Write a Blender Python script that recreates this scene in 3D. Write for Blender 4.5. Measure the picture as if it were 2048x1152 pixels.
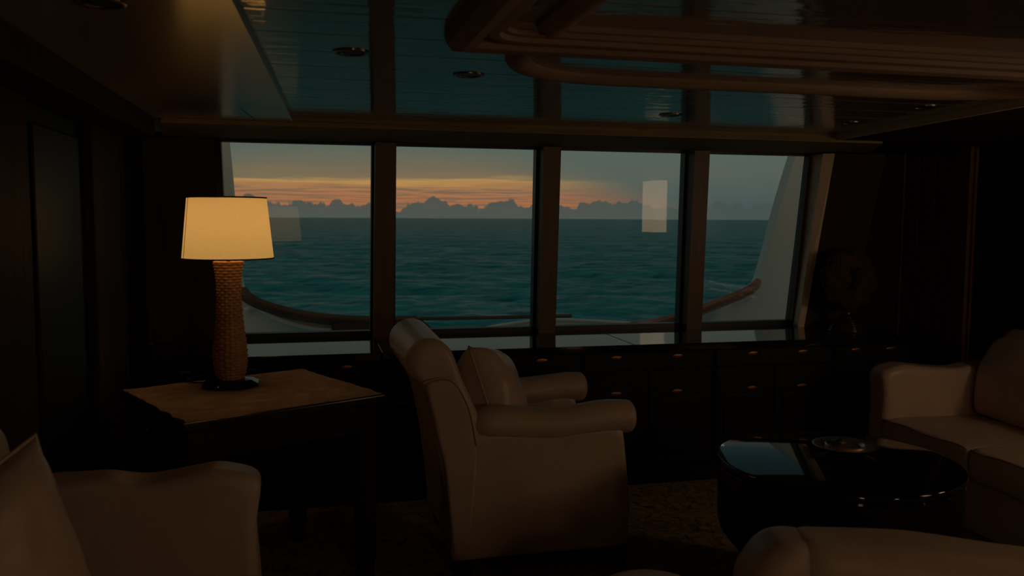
import bpy, bmesh, math, random
from mathutils import Vector, Matrix, noise, geometry
random.seed(7)
sc = bpy.context.scene
for o in list(bpy.data.objects): bpy.data.objects.remove(o)
COL = sc.collection
PI = math.pi

# ------------------------------------------------------------------ camera
F_PX, Y0 = 1700.0, 437.0
YAW = math.atan(F_PX / 7113.0); PITCH = math.atan((576 - Y0) / F_PX); ROLL = math.radians(0.3)
HC = 1.45
cam = bpy.data.cameras.new('camera'); camo = bpy.data.objects.new('camera', cam); COL.objects.link(camo)
cam.lens = F_PX / 2048 * 36; cam.sensor_width = 36
camo.location = (0, 0, HC)
camo.rotation_mode = 'QUATERNION'
camo.rotation_quaternion = (Matrix.Rotation(-YAW, 3, 'Z') @ Matrix.Rotation(PI/2 - PITCH, 3, 'X') @ Matrix.Rotation(ROLL, 3, 'Z')).to_quaternion()
cam.dof.use_dof = True; cam.dof.focus_distance = 4.4; cam.dof.aperture_fstop = 4.5
cam.clip_end = 60000
sc.camera = camo
sc.view_settings.view_transform = 'Standard'; sc.view_settings.look = 'None'
sc.view_settings.gamma = 1; sc.view_settings.use_curve_mapping = False
sc.view_settings.exposure = 0.0

# ------------------------------------------------------------------ sky (dusk)
world = bpy.data.worlds.new('dusk_sky'); sc.world = world; world.use_nodes = True
nt = world.node_tree; nt.nodes.clear()
def N(t, **kw):
    n = nt.nodes.new(t)
    for k, v in kw.items(): setattr(n, k, v)
    return n
def L(a, b): nt.links.new(a, b)
def M(op, a, b=None, c=None, clamp=False):
    n = N('ShaderNodeMath', operation=op); n.use_clamp = clamp
    for i, v in enumerate((a, b, c)):
        if v is None: continue
        if isinstance(v, (int, float)): n.inputs[i].default_value = v
        else: L(v, n.inputs[i])
    return n.outputs[0]
def MR(v, a, b, c=0.0, d=1.0, smooth=False):
    n = N('ShaderNodeMapRange'); n.interpolation_type = 'SMOOTHSTEP' if smooth else 'LINEAR'
    L(v, n.inputs[0])
    for i, x in enumerate((a, b, c, d)):
        if isinstance(x, (int, float)): n.inputs[i+1].default_value = x
        else: L(x, n.inputs[i+1])
    return n.outputs[0]
def MIX(f, a, b):
    n = N('ShaderNodeMix', data_type='RGBA')
    if isinstance(f, (int, float)): n.inputs[0].default_value = f
    else: L(f, n.inputs[0])
    for i, v in ((6, a), (7, b)):
        if isinstance(v, tuple): n.inputs[i].default_value = (*v, 1)
        else: L(v, n.inputs[i])
    return n.outputs[2]
def RAMP(v, stops):
    n = N('ShaderNodeValToRGB'); L(v, n.inputs[0]); el = n.color_ramp.elements
    while len(el) < len(stops): el.new(0.5)
    for e, (p, c) in zip(el, stops): e.position = p; e.color = (*c, 1)
    return n.outputs[0]
tc = N('ShaderNodeTexCoord'); sx = N('ShaderNodeSeparateXYZ'); L(tc.outputs['Generated'], sx.inputs[0])
ez = sx.outputs[2]
az = M('ARCTAN2', sx.outputs[0], sx.outputs[1])
def NZ(sa, se, scale=1.0, detail=4.0, off=0.0):
    cb = N('ShaderNodeCombineXYZ'); L(M('MULTIPLY_ADD', az, sa, off), cb.inputs[0]); L(M('MULTIPLY', ez, se), cb.inputs[1])
    n = N('ShaderNodeTexNoise'); n.inputs['Scale'].default_value = scale; n.inputs['Detail'].default_value = detail
    L(cb.outputs[0], n.inputs['Vector']); return n.outputs[0]
streak = NZ(7, 150, 1.0, 5.0)
streak2 = NZ(16, 420, 1.0, 3.0, 4.0)
puff = NZ(44, 22, 1.0, 6.0, 2.0)
puffbig = NZ(14, 4, 1.0, 2.0, 9.3)
# open, far-from-sun sky by elevation
e2 = M('ADD', ez, M('MULTIPLY', M('SUBTRACT', streak, 0.5), 0.022))
grey = RAMP(MR(e2, 0.0, 0.5), [(0.0, (.060, .092, .092)), (0.05, (.075, .108, .100)), (0.10, (.100, .124, .104)), (0.145, (.100, .130, .110)),
                               (0.20, (.105, .125, .102)), (0.30, (.085, .098, .082)), (0.44, (.034, .068, .072)), (0.60, (.026, .060, .066)), (1.0, (.035, .055, .060))])
# afterglow, centred on the sunset azimuth
glow = RAMP(MR(e2, 0.0, 0.10), [(0.0, (.40, .15, .065)), (0.20, (.44, .165, .065)), (0.30, (.40, .180, .080)), (0.37, (.42, .215, .080)), (0.425, (.50, .285, .095)), (0.465, (.22, .165, .092)),
                                (0.60, (.175, .150, .098)), (0.78, (.130, .145, .108)), (1.0, (.090, .122, .102))])
dz = M('ABSOLUTE', M('ADD', az, -0.07))
side = MR(M('ADD', dz, M('MULTIPLY', ez, 2.2)), 0.21, 0.42, 1.0, 0.0, True)
side_hi = MR(dz, 0.35, 0.8, 1.0, 0.0, True)
mask_e = MR(ez, 0.06, 0.12, 1.0, 0.0, True)
gmask = M('MULTIPLY', side, mask_e)
col = MIX(gmask, grey, glow)
# darker streaks inside the glow
str_m = M('MULTIPLY', MR(streak2, 0.44, 0.60, 0.0, 0.8, True), MR(ez, 0.040, 0.033, 0.0, 1.0))
col = MIX(M('MULTIPLY', str_m, gmask), col, (.17, .125, .088))
# low cumulus bank on the horizon
top = M('ADD', M('MULTIPLY_ADD', M('SUBTRACT', puff, 0.5), 0.046, 0.0175), M('MULTIPLY', M('SUBTRACT', puffbig, 0.5), 0.020))
bank = MR(M('SUBTRACT', top, ez), -0.0008, 0.0014, 0.0, 1.0, True)
bankc = RAMP(MR(ez, 0.0, 0.04), [(0.0, (.064, .092, .084)), (0.5, (.066, .088, .078)), (1.0, (.080, .090, .080))])
col = MIX(M('MULTIPLY', bank, 0.93), col, bankc)
col = MIX(M('MULTIPLY', MR(sx.outputs[1], 0.1, -0.6, 0.0, 1.0, True), 0.8), col, (.20, .175, .130))
col = MIX(MR(ez, -0.02, 0.0, 1.0, 0.0), col, (.02, .05, .06))
bg = N('ShaderNodeBackground'); L(col, bg.inputs[0]); bg.inputs[1].default_value = 1.0
ow = N('ShaderNodeOutputWorld'); L(bg.outputs[0], ow.inputs[0])

# ------------------------------------------------------------------ materials
MATS = {}
def mat(name, base=(.5, .5, .5), rough=.5, metal=0, spec=.5, coat=0, coat_rough=.03, coat_ior=1.5, ior=1.5,
        noise_col=None, noise_scale=8, noise_stretch=(1, 1, 1), bump=0, bump_scale=40, bump_stretch=(1, 1, 1), bump_dist=.01, detail=4, lo=.35, hi=.65):
    m = bpy.data.materials.new(name); m.use_nodes = True; t = m.node_tree; b = t.nodes['Principled BSDF']
    b.inputs['Base Color'].default_value = (*base, 1); b.inputs['Roughness'].default_value = rough; b.inputs['Metallic'].default_value = metal
    b.inputs['Specular IOR Level'].default_value = spec; b.inputs['IOR'].default_value = ior
    b.inputs['Coat Weight'].default_value = coat; b.inputs['Coat Roughness'].default_value = coat_rough; b.inputs['Coat IOR'].default_value = coat_ior
    def coords(st):
        g = t.nodes.new('ShaderNodeTexCoord'); mp = t.nodes.new('ShaderNodeMapping'); mp.inputs['Scale'].default_value = st
        t.links.new(g.outputs['Object'], mp.inputs[0]); return mp.outputs[0]
    if noise_col:
        n = t.nodes.new('ShaderNodeTexNoise'); n.inputs['Scale'].default_value = noise_scale; n.inputs['Detail'].default_value = detail
        t.links.new(coords(noise_stretch), n.inputs['Vector'])
        r = t.nodes.new('ShaderNodeValToRGB'); r.color_ramp.elements[0].position = lo; r.color_ramp.elements[1].position = hi
        r.color_ramp.elements[0].color = (*base, 1); r.color_ramp.elements[1].color = (*noise_col, 1)
        t.links.new(n.outputs[0], r.inputs[0]); t.links.new(r.outputs[0], b.inputs['Base Color'])
    if bump:
        n = t.nodes.new('ShaderNodeTexNoise'); n.inputs['Scale'].default_value = bump_scale; n.inputs['Detail'].default_value = 3
        t.links.new(coords(bump_stretch), n.inputs['Vector'])
        bp = t.nodes.new('ShaderNodeBump'); bp.inputs['Strength'].default_value = bump; bp.inputs['Distance'].default_value = bump_dist
        t.links.new(n.outputs[0], bp.inputs['Height']); t.links.new(bp.outputs[0], b.inputs['Normal'])
        if coat: t.links.new(bp.outputs[0], b.inputs['Coat Normal'])
    MATS[name] = m; return m

leather = mat('cream_leather', (.52, .390, .295), .40, noise_col=(.60, .46, .35), noise_scale=3, bump=.25, bump_scale=55, bump_dist=.004)
leather_pipe = mat('leather_piping', (.36, .22, .155), .5)
dark_wood = mat('dark_mahogany', (.022, .010, .0048), .6, spec=.15, noise_col=(.045, .021, .009), noise_scale=6, noise_stretch=(6, 6, .5))
door_wood = mat('reddish_door_wood', (.13, .055, .018), .55, spec=.2, noise_col=(.19, .085, .03), noise_scale=6, noise_stretch=(6, 6, .5))
cab_wood = mat('black_brown_cabinet', (.0045, .0036, .0028), .5, spec=.3, noise_col=(.008, .0055, .0035), noise_scale=6, noise_stretch=(.6, 6, 6))
frame_wood = mat('brown_window_wood', (.125, .078, .036), .45, noise_col=(.17, .105, .048), noise_scale=5, noise_stretch=(6, 6, .6))
beam_wood = mat('brown_beam_wood', (.23, .185, .095), .7, spec=.2, noise_col=(.31, .235, .115), noise_scale=4, noise_stretch=(.5, 6, 8))
panel_wood = mat('dull_side_panel', (.050, .036, .020), .75, spec=.15, noise_col=(.065, .046, .024), noise_scale=4, noise_stretch=(6, 6, .6))
black_frame = mat('black_window_frame', (.006, .006, .006), .4)
gloss_black = mat('black_lacquer', (.004, .004, .0045), .04, ior=1.55, bump=.03, bump_scale=5, bump_dist=.002)
counter_gloss = mat('dark_glass_counter', (.006, .007, .0075), .06, ior=1.6)
cream = mat('cream_paint', (.82, .70, .52), .45)
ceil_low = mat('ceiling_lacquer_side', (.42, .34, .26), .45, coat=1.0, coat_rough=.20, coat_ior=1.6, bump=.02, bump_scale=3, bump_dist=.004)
ceil_high = mat('ceiling_lacquer_plank', (.20, .155, .125), .40, coat=1.0, coat_rough=.035, coat_ior=1.95, bump=.40, bump_scale=6, bump_stretch=(.8, 4, 1), bump_dist=.004)
moulding = mat('ceiling_moulding_wood', (.29, .205, .145), .6, spec=.2, noise_col=(.36, .255, .18), noise_scale=4, noise_stretch=(.4, 4, 8))
hull_white = mat('white_hull_paint', (.82, .78, .68), .4, noise_col=(.75, .71, .62), noise_scale=1.5)
rail_wood = mat('varnished_teak', (.26, .10, .06), .35, coat=.5, noise_col=(.34, .15, .09), noise_scale=5, noise_stretch=(.4, 4, 4))
rail_dark = mat('weathered_teak', (.085, .040, .022), .5, noise_col=(.12, .06, .035), noise_scale=5, noise_stretch=(.4, 4, 4))
wicker = mat('honey_wicker', (.42, .20, .080), .5, noise_col=(.54, .28, .12), noise_scale=30)
brass = mat('dull_brass', (.36, .18, .08), .42, metal=1)
chrome = mat('dark_chrome', (.35, .27, .20), .3, metal=1)
silver = mat('tarnished_silver', (.80, .64, .56), .34, metal=1, bump=.1, bump_scale=14)
cloth = mat('coarse_tan_cloth', (.33, .225, .155), .9, noise_col=(.46, .33, .23), noise_scale=14, bump=.6, bump_scale=90, bump_dist=.004, detail=8)
table_wood = mat('table_dark_wood', (.010, .0075, .005), .25, coat=.3, coat_rough=.1, noise_col=(.018, .010, .006), noise_scale=5, noise_stretch=(.5, 5, 5))
drum_black = mat('satin_black_drum', (.004, .004, .0045), .35, spec=.3)
coral = mat('brown_coral', (.055, .028, .011), .75, spec=.2, noise_col=(.10, .052, .020), noise_scale=22, bump=.8, bump_scale=60, bump_dist=.01)
base_wood = mat('polished_ringed_wood', (.06, .03, .015), .2, coat=.5)
trim_brown = mat('shade_binding', (.10, .035, .010), .7)
cord_m = mat('black_cord', (.01, .01, .01), .5)
organ = mat('dark_shell', (.05, .03, .02), .4)

# patterned carpet
carpet = bpy.data.materials.new('oriental_carpet'); carpet.use_nodes = True
t = carpet.node_tree; b = t.nodes['Principled BSDF']; b.inputs['Roughness'].default_value = .95; b.inputs['Specular IOR Level'].default_value = .1
g = t.nodes.new('ShaderNodeTexCoord')
def carpet_noise(scale, off, det=3, dist=1.2):
    mp = t.nodes.new('ShaderNodeMapping'); mp.inputs['Location'].default_value = off; t.links.new(g.outputs['Object'], mp.inputs[0])
    n = t.nodes.new('ShaderNodeTexNoise'); n.inputs['Scale'].default_value = scale; n.inputs['Detail'].default_value = det; n.inputs['Distortion'].default_value = dist
    t.links.new(mp.outputs[0], n.inputs['Vector']); return n.outputs[0]
def cramp(v, stops, const=False):
    r = t.nodes.new('ShaderNodeValToRGB'); t.links.new(v, r.inputs[0]); el = r.color_ramp.elements
    if const: r.color_ramp.interpolation = 'CONSTANT'
    while len(el) < len(stops): el.new(.5)
    for e, (p, c) in zip(el, stops): e.position = p; e.color = (*c, 1)
    return r.outputs[0]
c1 = cramp(carpet_noise(7, (0, 0, 0)), [(0, (.06, .07, .055)), (.40, (.32, .30, .15)), (.47, (.52, .38, .15)), (.53, (.09, .10, .08)), (.58, (.58, .32, .14)), (.64, (.42, .42, .30)), (.70, (.020, .022, .020))])
c2 = cramp(carpet_noise(22, (3, 1, 0), 2, .6), [(0, (.012, .013, .012)), (.40, (.030, .030, .024)), (.50, (.50, .40, .18)), (.62, (.30, .18, .08))])
mx = t.nodes.new('ShaderNodeMix'); mx.data_type = 'RGBA'; mx.inputs[0].default_value = .35
t.links.new(c1, mx.inputs[6]); t.links.new(c2, mx.inputs[7]); t.links.new(mx.outputs[2], b.inputs['Base Color'])

# window glass: clear pane with a mirror share by Fresnel
glass = bpy.data.materials.new('window_glass'); glass.use_nodes = True
t = glass.node_tree; t.nodes.clear()
o = t.nodes.new('ShaderNodeOutputMaterial'); ms = t.nodes.new('ShaderNodeMixShader'); tr = t.nodes.new('ShaderNodeBsdfTransparent'); gl = t.nodes.new('ShaderNodeBsdfGlossy')
fr = t.nodes.new('ShaderNodeFresnel'); fr.inputs[0].default_value = 1.5; gl.inputs['Roughness'].default_value = 0.0
tr.inputs[0].default_value = (.985, .99, .985, 1)
t.links.new(fr.outputs[0], ms.inputs[0]); t.links.new(tr.outputs[0], ms.inputs[1]); t.links.new(gl.outputs[0], ms.inputs[2]); t.links.new(ms.outputs[0], o.inputs[0])

def shade_mat(name, e_col, e_str):
    m = bpy.data.materials.new(name); m.use_nodes = True; t = m.node_tree; t.nodes.clear()
    o = t.nodes.new('ShaderNodeOutputMaterial'); a = t.nodes.new('ShaderNodeAddShader'); mxs = t.nodes.new('ShaderNodeMixShader')
    d = t.nodes.new('ShaderNodeBsdfDiffuse'); tl = t.nodes.new('ShaderNodeBsdfTranslucent'); em = t.nodes.new('ShaderNodeEmission')
    g = t.nodes.new('ShaderNodeTexCoord'); n = t.nodes.new('ShaderNodeTexNoise'); n.inputs['Scale'].default_value = 160
    r = t.nodes.new('ShaderNodeValToRGB'); r.color_ramp.elements[0].color = (.62, .46, .28, 1); r.color_ramp.elements[1].color = (.74, .58, .38, 1)
    t.links.new(g.outputs['Object'], n.inputs['Vector']); t.links.new(n.outputs[0], r.inputs[0])
    t.links.new(r.outputs[0], d.inputs[0]); t.links.new(r.outputs[0], tl.inputs[0]); mxs.inputs[0].default_value = .6
    em.inputs[0].default_value = (*e_col, 1); em.inputs[1].default_value = e_str
    t.links.new(d.outputs[0], mxs.inputs[1]); t.links.new(tl.outputs[0], mxs.inputs[2])
    t.links.new(mxs.outputs[0], a.inputs[0]); t.links.new(em.outputs[0], a.inputs[1]); t.links.new(a.outputs[0], o.inputs[0])
    return m
shade_lin = shade_mat('lit_linen_shade', (1.0, .585, .15), .26)
shade_wall = shade_mat('lit_wall_shade', (1.0, .70, .43), 1.25)
shade_slim_fill = shade_mat('slim_fill_shade', (1.0, .72, .47), 6)  # for the added slim wall lamp, strong enough to fill the room
shade_rear_fill = shade_mat('rear_fill_shade', (1.0, .72, .47), 7.5)  # for the added lamps behind the camera, far brighter than the seen one
bulb_m = bpy.data.materials.new('lit_bulb'); bulb_m.use_nodes = True
bulb_m.node_tree.nodes['Principled BSDF'].inputs['Emission Color'].default_value = (1, .6, .25, 1)
bulb_m.node_tree.nodes['Principled BSDF'].inputs['Emission Strength'].default_value = 2.0

# sea
sea_m = bpy.data.materials.new('dark_teal_sea'); sea_m.use_nodes = True
t = sea_m.node_tree; b = t.nodes['Principled BSDF']
b.inputs['Base Color'].default_value = (.016, .235, .255, 1); b.inputs['Roughness'].default_value = .28; b.inputs['IOR'].default_value = 1.33; b.inputs['Specular IOR Level'].default_value = .065
g = t.nodes.new('ShaderNodeTexCoord'); prev = None
for scale, dist, st in ((.16, 1.6, (.6, 1, 1)), (.5, .55, (.6, 1, 1)), (1.6, .14, (1, 1, 1))):
    mp = t.nodes.new('ShaderNodeMapping'); mp.inputs['Scale'].default_value = st; t.links.new(g.outputs['Object'], mp.inputs[0])
    n = t.nodes.new('ShaderNodeTexNoise'); n.inputs['Scale'].default_value = scale; n.inputs['Detail'].default_value = 4; n.inputs['Distortion'].default_value = .4
    t.links.new(mp.outputs[0], n.inputs['Vector'])
    bp = t.nodes.new('ShaderNodeBump'); bp.inputs['Strength'].default_value = .9; bp.inputs['Distance'].default_value = dist
    t.links.new(n.outputs[0], bp.inputs['Height'])
    if prev: t.links.new(prev, bp.inputs['Normal'])
    prev = bp.outputs[0]
t.links.new(prev, b.inputs['Normal'])
# teal streaks by noise, painting in the wave contrast that reflections would give
mp = t.nodes.new('ShaderNodeMapping'); mp.inputs['Scale'].default_value = (.32, 1, 1); mp.inputs['Rotation'].default_value = (0, 0, -.25); t.links.new(g.outputs['Object'], mp.inputs[0])
n = t.nodes.new('ShaderNodeTexNoise'); n.inputs['Scale'].default_value = .62; n.inputs['Detail'].default_value = 7; n.inputs['Roughness'].default_value = .62; n.inputs['Distortion'].default_value = .6
t.links.new(mp.outputs[0], n.inputs['Vector'])
rp = t.nodes.new('ShaderNodeValToRGB'); rp.color_ramp.elements[0].position = .34; rp.color_ramp.elements[1].position = .70
rp.color_ramp.elements[0].color = (.005, .135, .165, 1); rp.color_ramp.elements[1].color = (.050, .400, .400, 1)
t.links.new(n.outputs[0], rp.inputs[0]); t.links.new(rp.outputs[0], b.inputs['Base Color'])

# ------------------------------------------------------------------ helpers
def put(name, me, material=None, parent=None, loc=None, rz=None, smooth=False):
    if isinstance(me, bmesh.types.BMesh):
        m2 = bpy.data.meshes.new(name); bmesh.ops.recalc_face_normals(me, faces=me.faces); me.to_mesh(m2); me.free(); me = m2
    if material and not me.materials: me.materials.append(material)
    if smooth:
        fc = me.attributes.get('flat_cap')
        me.polygons.foreach_set('use_smooth', [not fc.data[i].value for i in range(len(me.polygons))] if fc else [True] * len(me.polygons))
        if smooth != 'all': me.set_sharp_from_angle(angle=math.radians(40))
    o = bpy.data.objects.new(name, me); COL.objects.link(o)
    if parent: o.parent = parent
    if loc: o.location = loc
    if rz is not None: o.rotation_euler = (0, 0, rz)
    return o
def tag(o, label=None, cat=None, group=None, kind=None):
    if label: o['label'] = label
    if cat: o['category'] = cat
    if group: o['group'] = group
    if kind: o['kind'] = kind
    return o
def thing(name, label, cat, loc=(0, 0, 0), rz=0, group=None, kind=None):
    o = bpy.data.objects.new(name, None); COL.objects.link(o); o.location = loc; o.rotation_euler = (0, 0, rz); o.empty_display_size = .05
    return tag(o, label, cat, group, kind)
def structure(o, label=None): return tag(o, label=label, kind='structure')
def box(x0, x1, y0, y1, z0, z1, bev=0, seg=2, bm=None):
    bm = bm or bmesh.new()
    r = bmesh.ops.create_cube(bm, size=1)
    for v in r['verts']:
        v.co = Vector((x0 + (v.co.x + .5) * (x1 - x0), y0 + (v.co.y + .5) * (y1 - y0), z0 + (v.co.z + .5) * (z1 - z0)))
    if bev:
        es = list({e for v in r['verts'] for e in v.link_edges})
        bmesh.ops.bevel(bm, geom=es, offset=bev, segments=seg, profile=.5, affect='EDGES')
    return bm
def hexa(pts, bm=None):
    """8 corners: bottom ring 4, top ring 4"""
    bm = bm or bmesh.new(); v = [bm.verts.new(p) for p in pts]
    for f in ((3, 2, 1, 0), (4, 5, 6, 7), (0, 1, 5, 4), (1, 2, 6, 5), (2, 3, 7, 6), (3, 0, 4, 7)): bm.faces.new([v[i] for i in f])
    return bm
def loft(rings, closed=True, cap=True, bm=None):
    bm = bm or bmesh.new(); R = [[bm.verts.new(p) for p in r] for r in rings]; n = len(R[0])
    for a, c in zip(R, R[1:]):
        for i in range(n if closed else n - 1):
            j = (i + 1) % n; bm.faces.new((a[i], a[j], c[j], c[i]))
    if cap and closed:
        for r in (R[0], R[-1]):
            ctr = bm.verts.new(sum((v.co for v in r), Vector()) / n)
            for i in range(n): bm.faces.new((r[i], r[(i + 1) % n], ctr))
    return bm
def lathe(prof, seg=48, bm=None, rfun=None):
    rings = []
    for r, z in prof:
        rings.append([((rfun(r, z, k) if rfun else r) * math.cos(2*PI*k/seg), (rfun(r, z, k) if rfun else r) * math.sin(2*PI*k/seg), z) for k in range(seg)])
    return loft(rings, bm=bm)
def tube(pts, r, seg=10, bm=None, rz=None):
    pts = [Vector(p) for p in pts]; rings = []
    for i, p in enumerate(pts):
        d = (pts[min(i+1, len(pts)-1)] - pts[max(i-1, 0)]).normalized()
        up = Vector((0, 0, 1)) if abs(d.z) < .9 else Vector((1, 0, 0))
        s = d.cross(up).normalized(); u = s.cross(d)
        rr = r(i / (len(pts)-1)) if callable(r) else r; rv = (rz or 1) * rr
        rings.append([p + s * rr * math.cos(2*PI*k/seg) + u * rv * math.sin(2*PI*k/seg) for k in range(seg)])
    return loft(rings, bm=bm)
def catmull(P, n=8):
    P = [Vector(p) for p in P]; out = []
    for i in range(len(P) - 1):
        a, b_, c, d = P[max(i-1, 0)], P[i], P[i+1], P[min(i+2, len(P)-1)]
        for k in range(n):
            s = k / n
            out.append(.5 * ((2*b_) + (c - a)*s + (2*a - 5*b_ + 4*c - d)*s*s + (3*b_ - a - 3*c + d)*s**3))
    out.append(P[-1]); return out
def rpoly(pts, n=6):
    """closed 2-D outline with rounded corners (x, y, r)"""
    out = []; m = len(pts)
    for i in range(m):
        p = Vector(pts[i][:2]); r = pts[i][2]; a = Vector(pts[i-1][:2]); c = Vector(pts[(i+1) % m][:2])
        if r <= 0: out.append(p); continue
        da = (a - p).normalized(); dc = (c - p).normalized()
        ang = da.angle(dc); tl = min(r / math.tan(ang/2), .49*(a-p).length, .49*(c-p).length)
        s, e = p + da*tl, p + dc*tl
        for k in range(n + 1):
            q = k / n; out.append(s*(1-q)**2 + p*2*q*(1-q) + e*q*q)
    # resample edges so that long straight runs carry vertices
    res = []
    for i, p in enumerate(out):
        q = out[(i+1) % len(out)]; k = max(1, int((q - p).length / .035))
        for j in range(k): res.append(p + (q - p) * (j / k))
    return res
def soft_extrude(outline, a0, a1, r, to3d, nr=5, nl=10, wob=0, wscale=6, seed=0):
    """extrude a 2-D outline along an axis with edges rounded by r; wob = wrinkle height"""
    def resample(P, m):
        q = len(P); seg = [(P[(i+1) % q] - P[i]).length for i in range(q)]; per = sum(seg); out = []; i = 0; acc = 0.0
        for k in range(m):
            want = per*k/m
            while acc + seg[i] < want and i < q-1: acc += seg[i]; i += 1
            f_ = (want - acc)/max(seg[i], 1e-9); out.append(P[i] + (P[(i+1) % q] - P[i])*min(1, f_))
        return out
    per_ = sum((outline[(i+1) % len(outline)] - outline[i]).length for i in range(len(outline)))
    n = max(40, int(per_/.013)); outline = resample(outline, n)
    area = sum(outline[i].x*outline[(i+1) % n].y - outline[(i+1) % n].x*outline[i].y for i in range(n))
    sg = 1 if area > 0 else -1
    def normals(P):
        out = []
        for i in range(n):
            d = P[(i+1) % n] - P[i-1]; v = Vector((d.y, -d.x)) * sg; out.append(v.normalized() if v.length > 1e-9 else Vector((0, 0)))
        return out
    def inset(P, dist):
        k = max(1, int(math.ceil(dist / .004)))
        for _ in range(k):
            nn = normals(P); P = [p - v*(dist/k) for p, v in zip(P, nn)]
            for _s in range(3): P = [P[i]*.5 + (P[i-1] + P[(i+1) % n])*.25 for i in range(n)]
            P = resample(P, n)
        return P
    ins = []; cur = list(outline); done = 0.0
    for k in range(nr, -1, -1):          # k = nr is the full outline, k = 0 the most inset ring
        want = r*(1 - math.sin(PI/2*k/nr))
        if want > done + 1e-7: cur = inset(cur, want - done); done = want
        ins.append((r*(1 - math.cos(PI/2*k/nr)), list(cur)))
    ins.reverse()
    cap_ring = inset(cur, .006)
    rings = []
    def ring3(P, a, w=True):
        R_ = []
        for p, v in zip(P, normals(P)):
            P3 = Vector(to3d(p.x, p.y, a))
            if wob and w:
                q = p + v*(noise.noise(P3*wscale + Vector((seed, 0, 0)))*wob); P3 = Vector(to3d(q.x, q.y, a))
            R_.append(P3)
        return R_
    sgn = 1 if a1 > a0 else -1
    full = ins[-1][1]
    rings.append(ring3(cap_ring, a0, False))
    for off, P in ins: rings.append(ring3(P, a0 + sgn*off, off > r*.25))
    for k in range(1, nl): rings.append(ring3(full, a0 + sgn*r + (a1 - a0 - 2*sgn*r)*k/nl))
    for off, P in reversed(ins): rings.append(ring3(P, a1 - sgn*off, off > r*.25))
    rings.append(ring3(cap_ring, a1, False))
    bm = loft(rings, cap=False)
    bm.verts.ensure_lookup_table(); tot = len(bm.verts)
    lay = bm.faces.layers.int.new('flat_cap')
    co, _, tri, ov, _, _ = geometry.delaunay_2d_cdt(list(cap_ring), [(i, (i+1) % n) for i in range(n)], [], 1, 1e-6)
    for st in (0, tot - n):
        for f in tri:
            ids = [ov[i][0] for i in f if ov[i]]
            if len(set(ids)) == 3:
                try: bm.faces.new([bm.verts[st+i] for i in ids])[lay] = 1
                except ValueError: pass
    return bm
def xz(x, z, a): return (x, a, z)     # outline in XZ, extruded along Y
def yz(y, z, a): return (a, y, z)     # outline in YZ, extruded along X
def yx(x, y, a): return (x, y, a)
def sub_copy(o, parent, loc=None):
    c = o.copy(); COL.objects.link(c); c.parent = parent
    if loc: c.location = loc
    return c

# ------------------------------------------------------------------ setting: shell
XL, XR, YB, YW = -0.83, 3.78, -3.2, 4.95
ZL, ZT, ZS = 1.885, 1.905, 1.865            # low side ceiling, raised tray, soffit over the window
structure(put('floor', box(XL-.1, XR+.1, YB-.1, YW+.1, -.1, 0), carpet), 'dark floor covered with a worn oriental patterned carpet')
wl = structure(put('wall_left', box(XL-.12, XL, YB, YW, 0, ZL+.1), cab_wood), 'dark panelled wooden wall beside the lit lamp')
for y0, y1, pr in ((-3.1, -1.2, .02), (-.6, 1.0, .02), (1.55, 2.82, .022), (3.52, 4.0, .04), (4.05, 4.09, .02), (4.14, 4.18, .02)):
    put('stile', box(XL, XL+pr, y0, y1, 0.12, 1.84, .006), dark_wood, wl)
for z0, z1 in ((1.84, ZL), (0, .12)):
    put('rail', box(XL, XL+.024, YB, YW-.1, z0, z1, .004), dark_wood, wl)
for y0, y1 in ((2.90, 3.44), (1.02, 1.50), (-1.15, -.65)):
    put('panel', box(XL, XL+.012, y0, y1, .22, 1.74, .008), cab_wood, wl)  # darker than the stiles, standing in for the shade of an open recess
wr = structure(put('wall_right', box(XR, XR+.12, YB, YW, 0, ZL+.1), dark_wood), 'dark wooden wall on the right with a panelled door')
put('rail', box(XR-.024, XR, YB, 4.16, 1.86, ZL, .004), dark_wood, wr)
for y0, y1 in ((-3.0, -1.5), (-1.3, .2), (1.9, 2.9), (3.05, 4.05)):
    put('panel', box(XR-.014, XR, y0, y1, .25, 1.74, .008), dark_wood, wr)
structure(put('wall_back', box(XL-.1, XR+.1, YB-.12, YB, 0, ZL+.1), dark_wood), 'dark wooden wall at the rear of the saloon')
# door in the right wall
d1 = structure(put('door_1', box(XR-.02, XR-.001, 4.2, 4.9, 0, 1.93), door_wood), 'dark wooden door with upright planks')
for y0, y1 in ((4.37, 4.495), (4.51, 4.635), (4.65, 4.765)):
    put('plank', box(XR-.034, XR-.02, y0, y1, 1.07, 1.86, .005), door_wood, d1)
    put('plank', box(XR-.034, XR-.02, y0, y1, .2, .98, .005), door_wood, d1)
for y0, y1 in ((4.215, 4.355), (4.78, 4.89)): put('stile', box(XR-.045, XR-.02, y0, y1, .02, 1.91, .005), door_wood, d1)
hd = tube([(XR-.05, 4.385, 1.32), (XR-.085, 4.385, 1.32), (XR-.09, 4.41, 1.32), (XR-.09, 4.48, 1.318)], .009)
put('door_handle', hd, chrome, d1, smooth=True)

# window wall
wf = structure(put('wall_front', box(XL, XR, 4.86, YW, 0, .76), dark_wood), 'dark wall carrying the wide window over the counter')
put('panel', box(XL, -.475, 4.74, YW, .79, ZS-.005, .004), panel_wood, wf)
put('panel', box(XL, XR, 4.86, YW, 1.87, ZS+.1), dark_wood, wf)
put('panel', box(3.42, XR, 4.80, YW, 0, ZL), dark_wood, wf)
# raked panel right of the window
put('panel', hexa([(2.972, 4.66, .79), (3.29, 4.66, .79), (3.29, 4.9, .79), (2.985, 4.9, .79),
                   (3.104, 4.60, 1.852), (3.46, 4.60, 1.852), (3.46, 4.9, 1.852), (3.09, 4.9, 1.852)]), panel_wood, wf)
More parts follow.
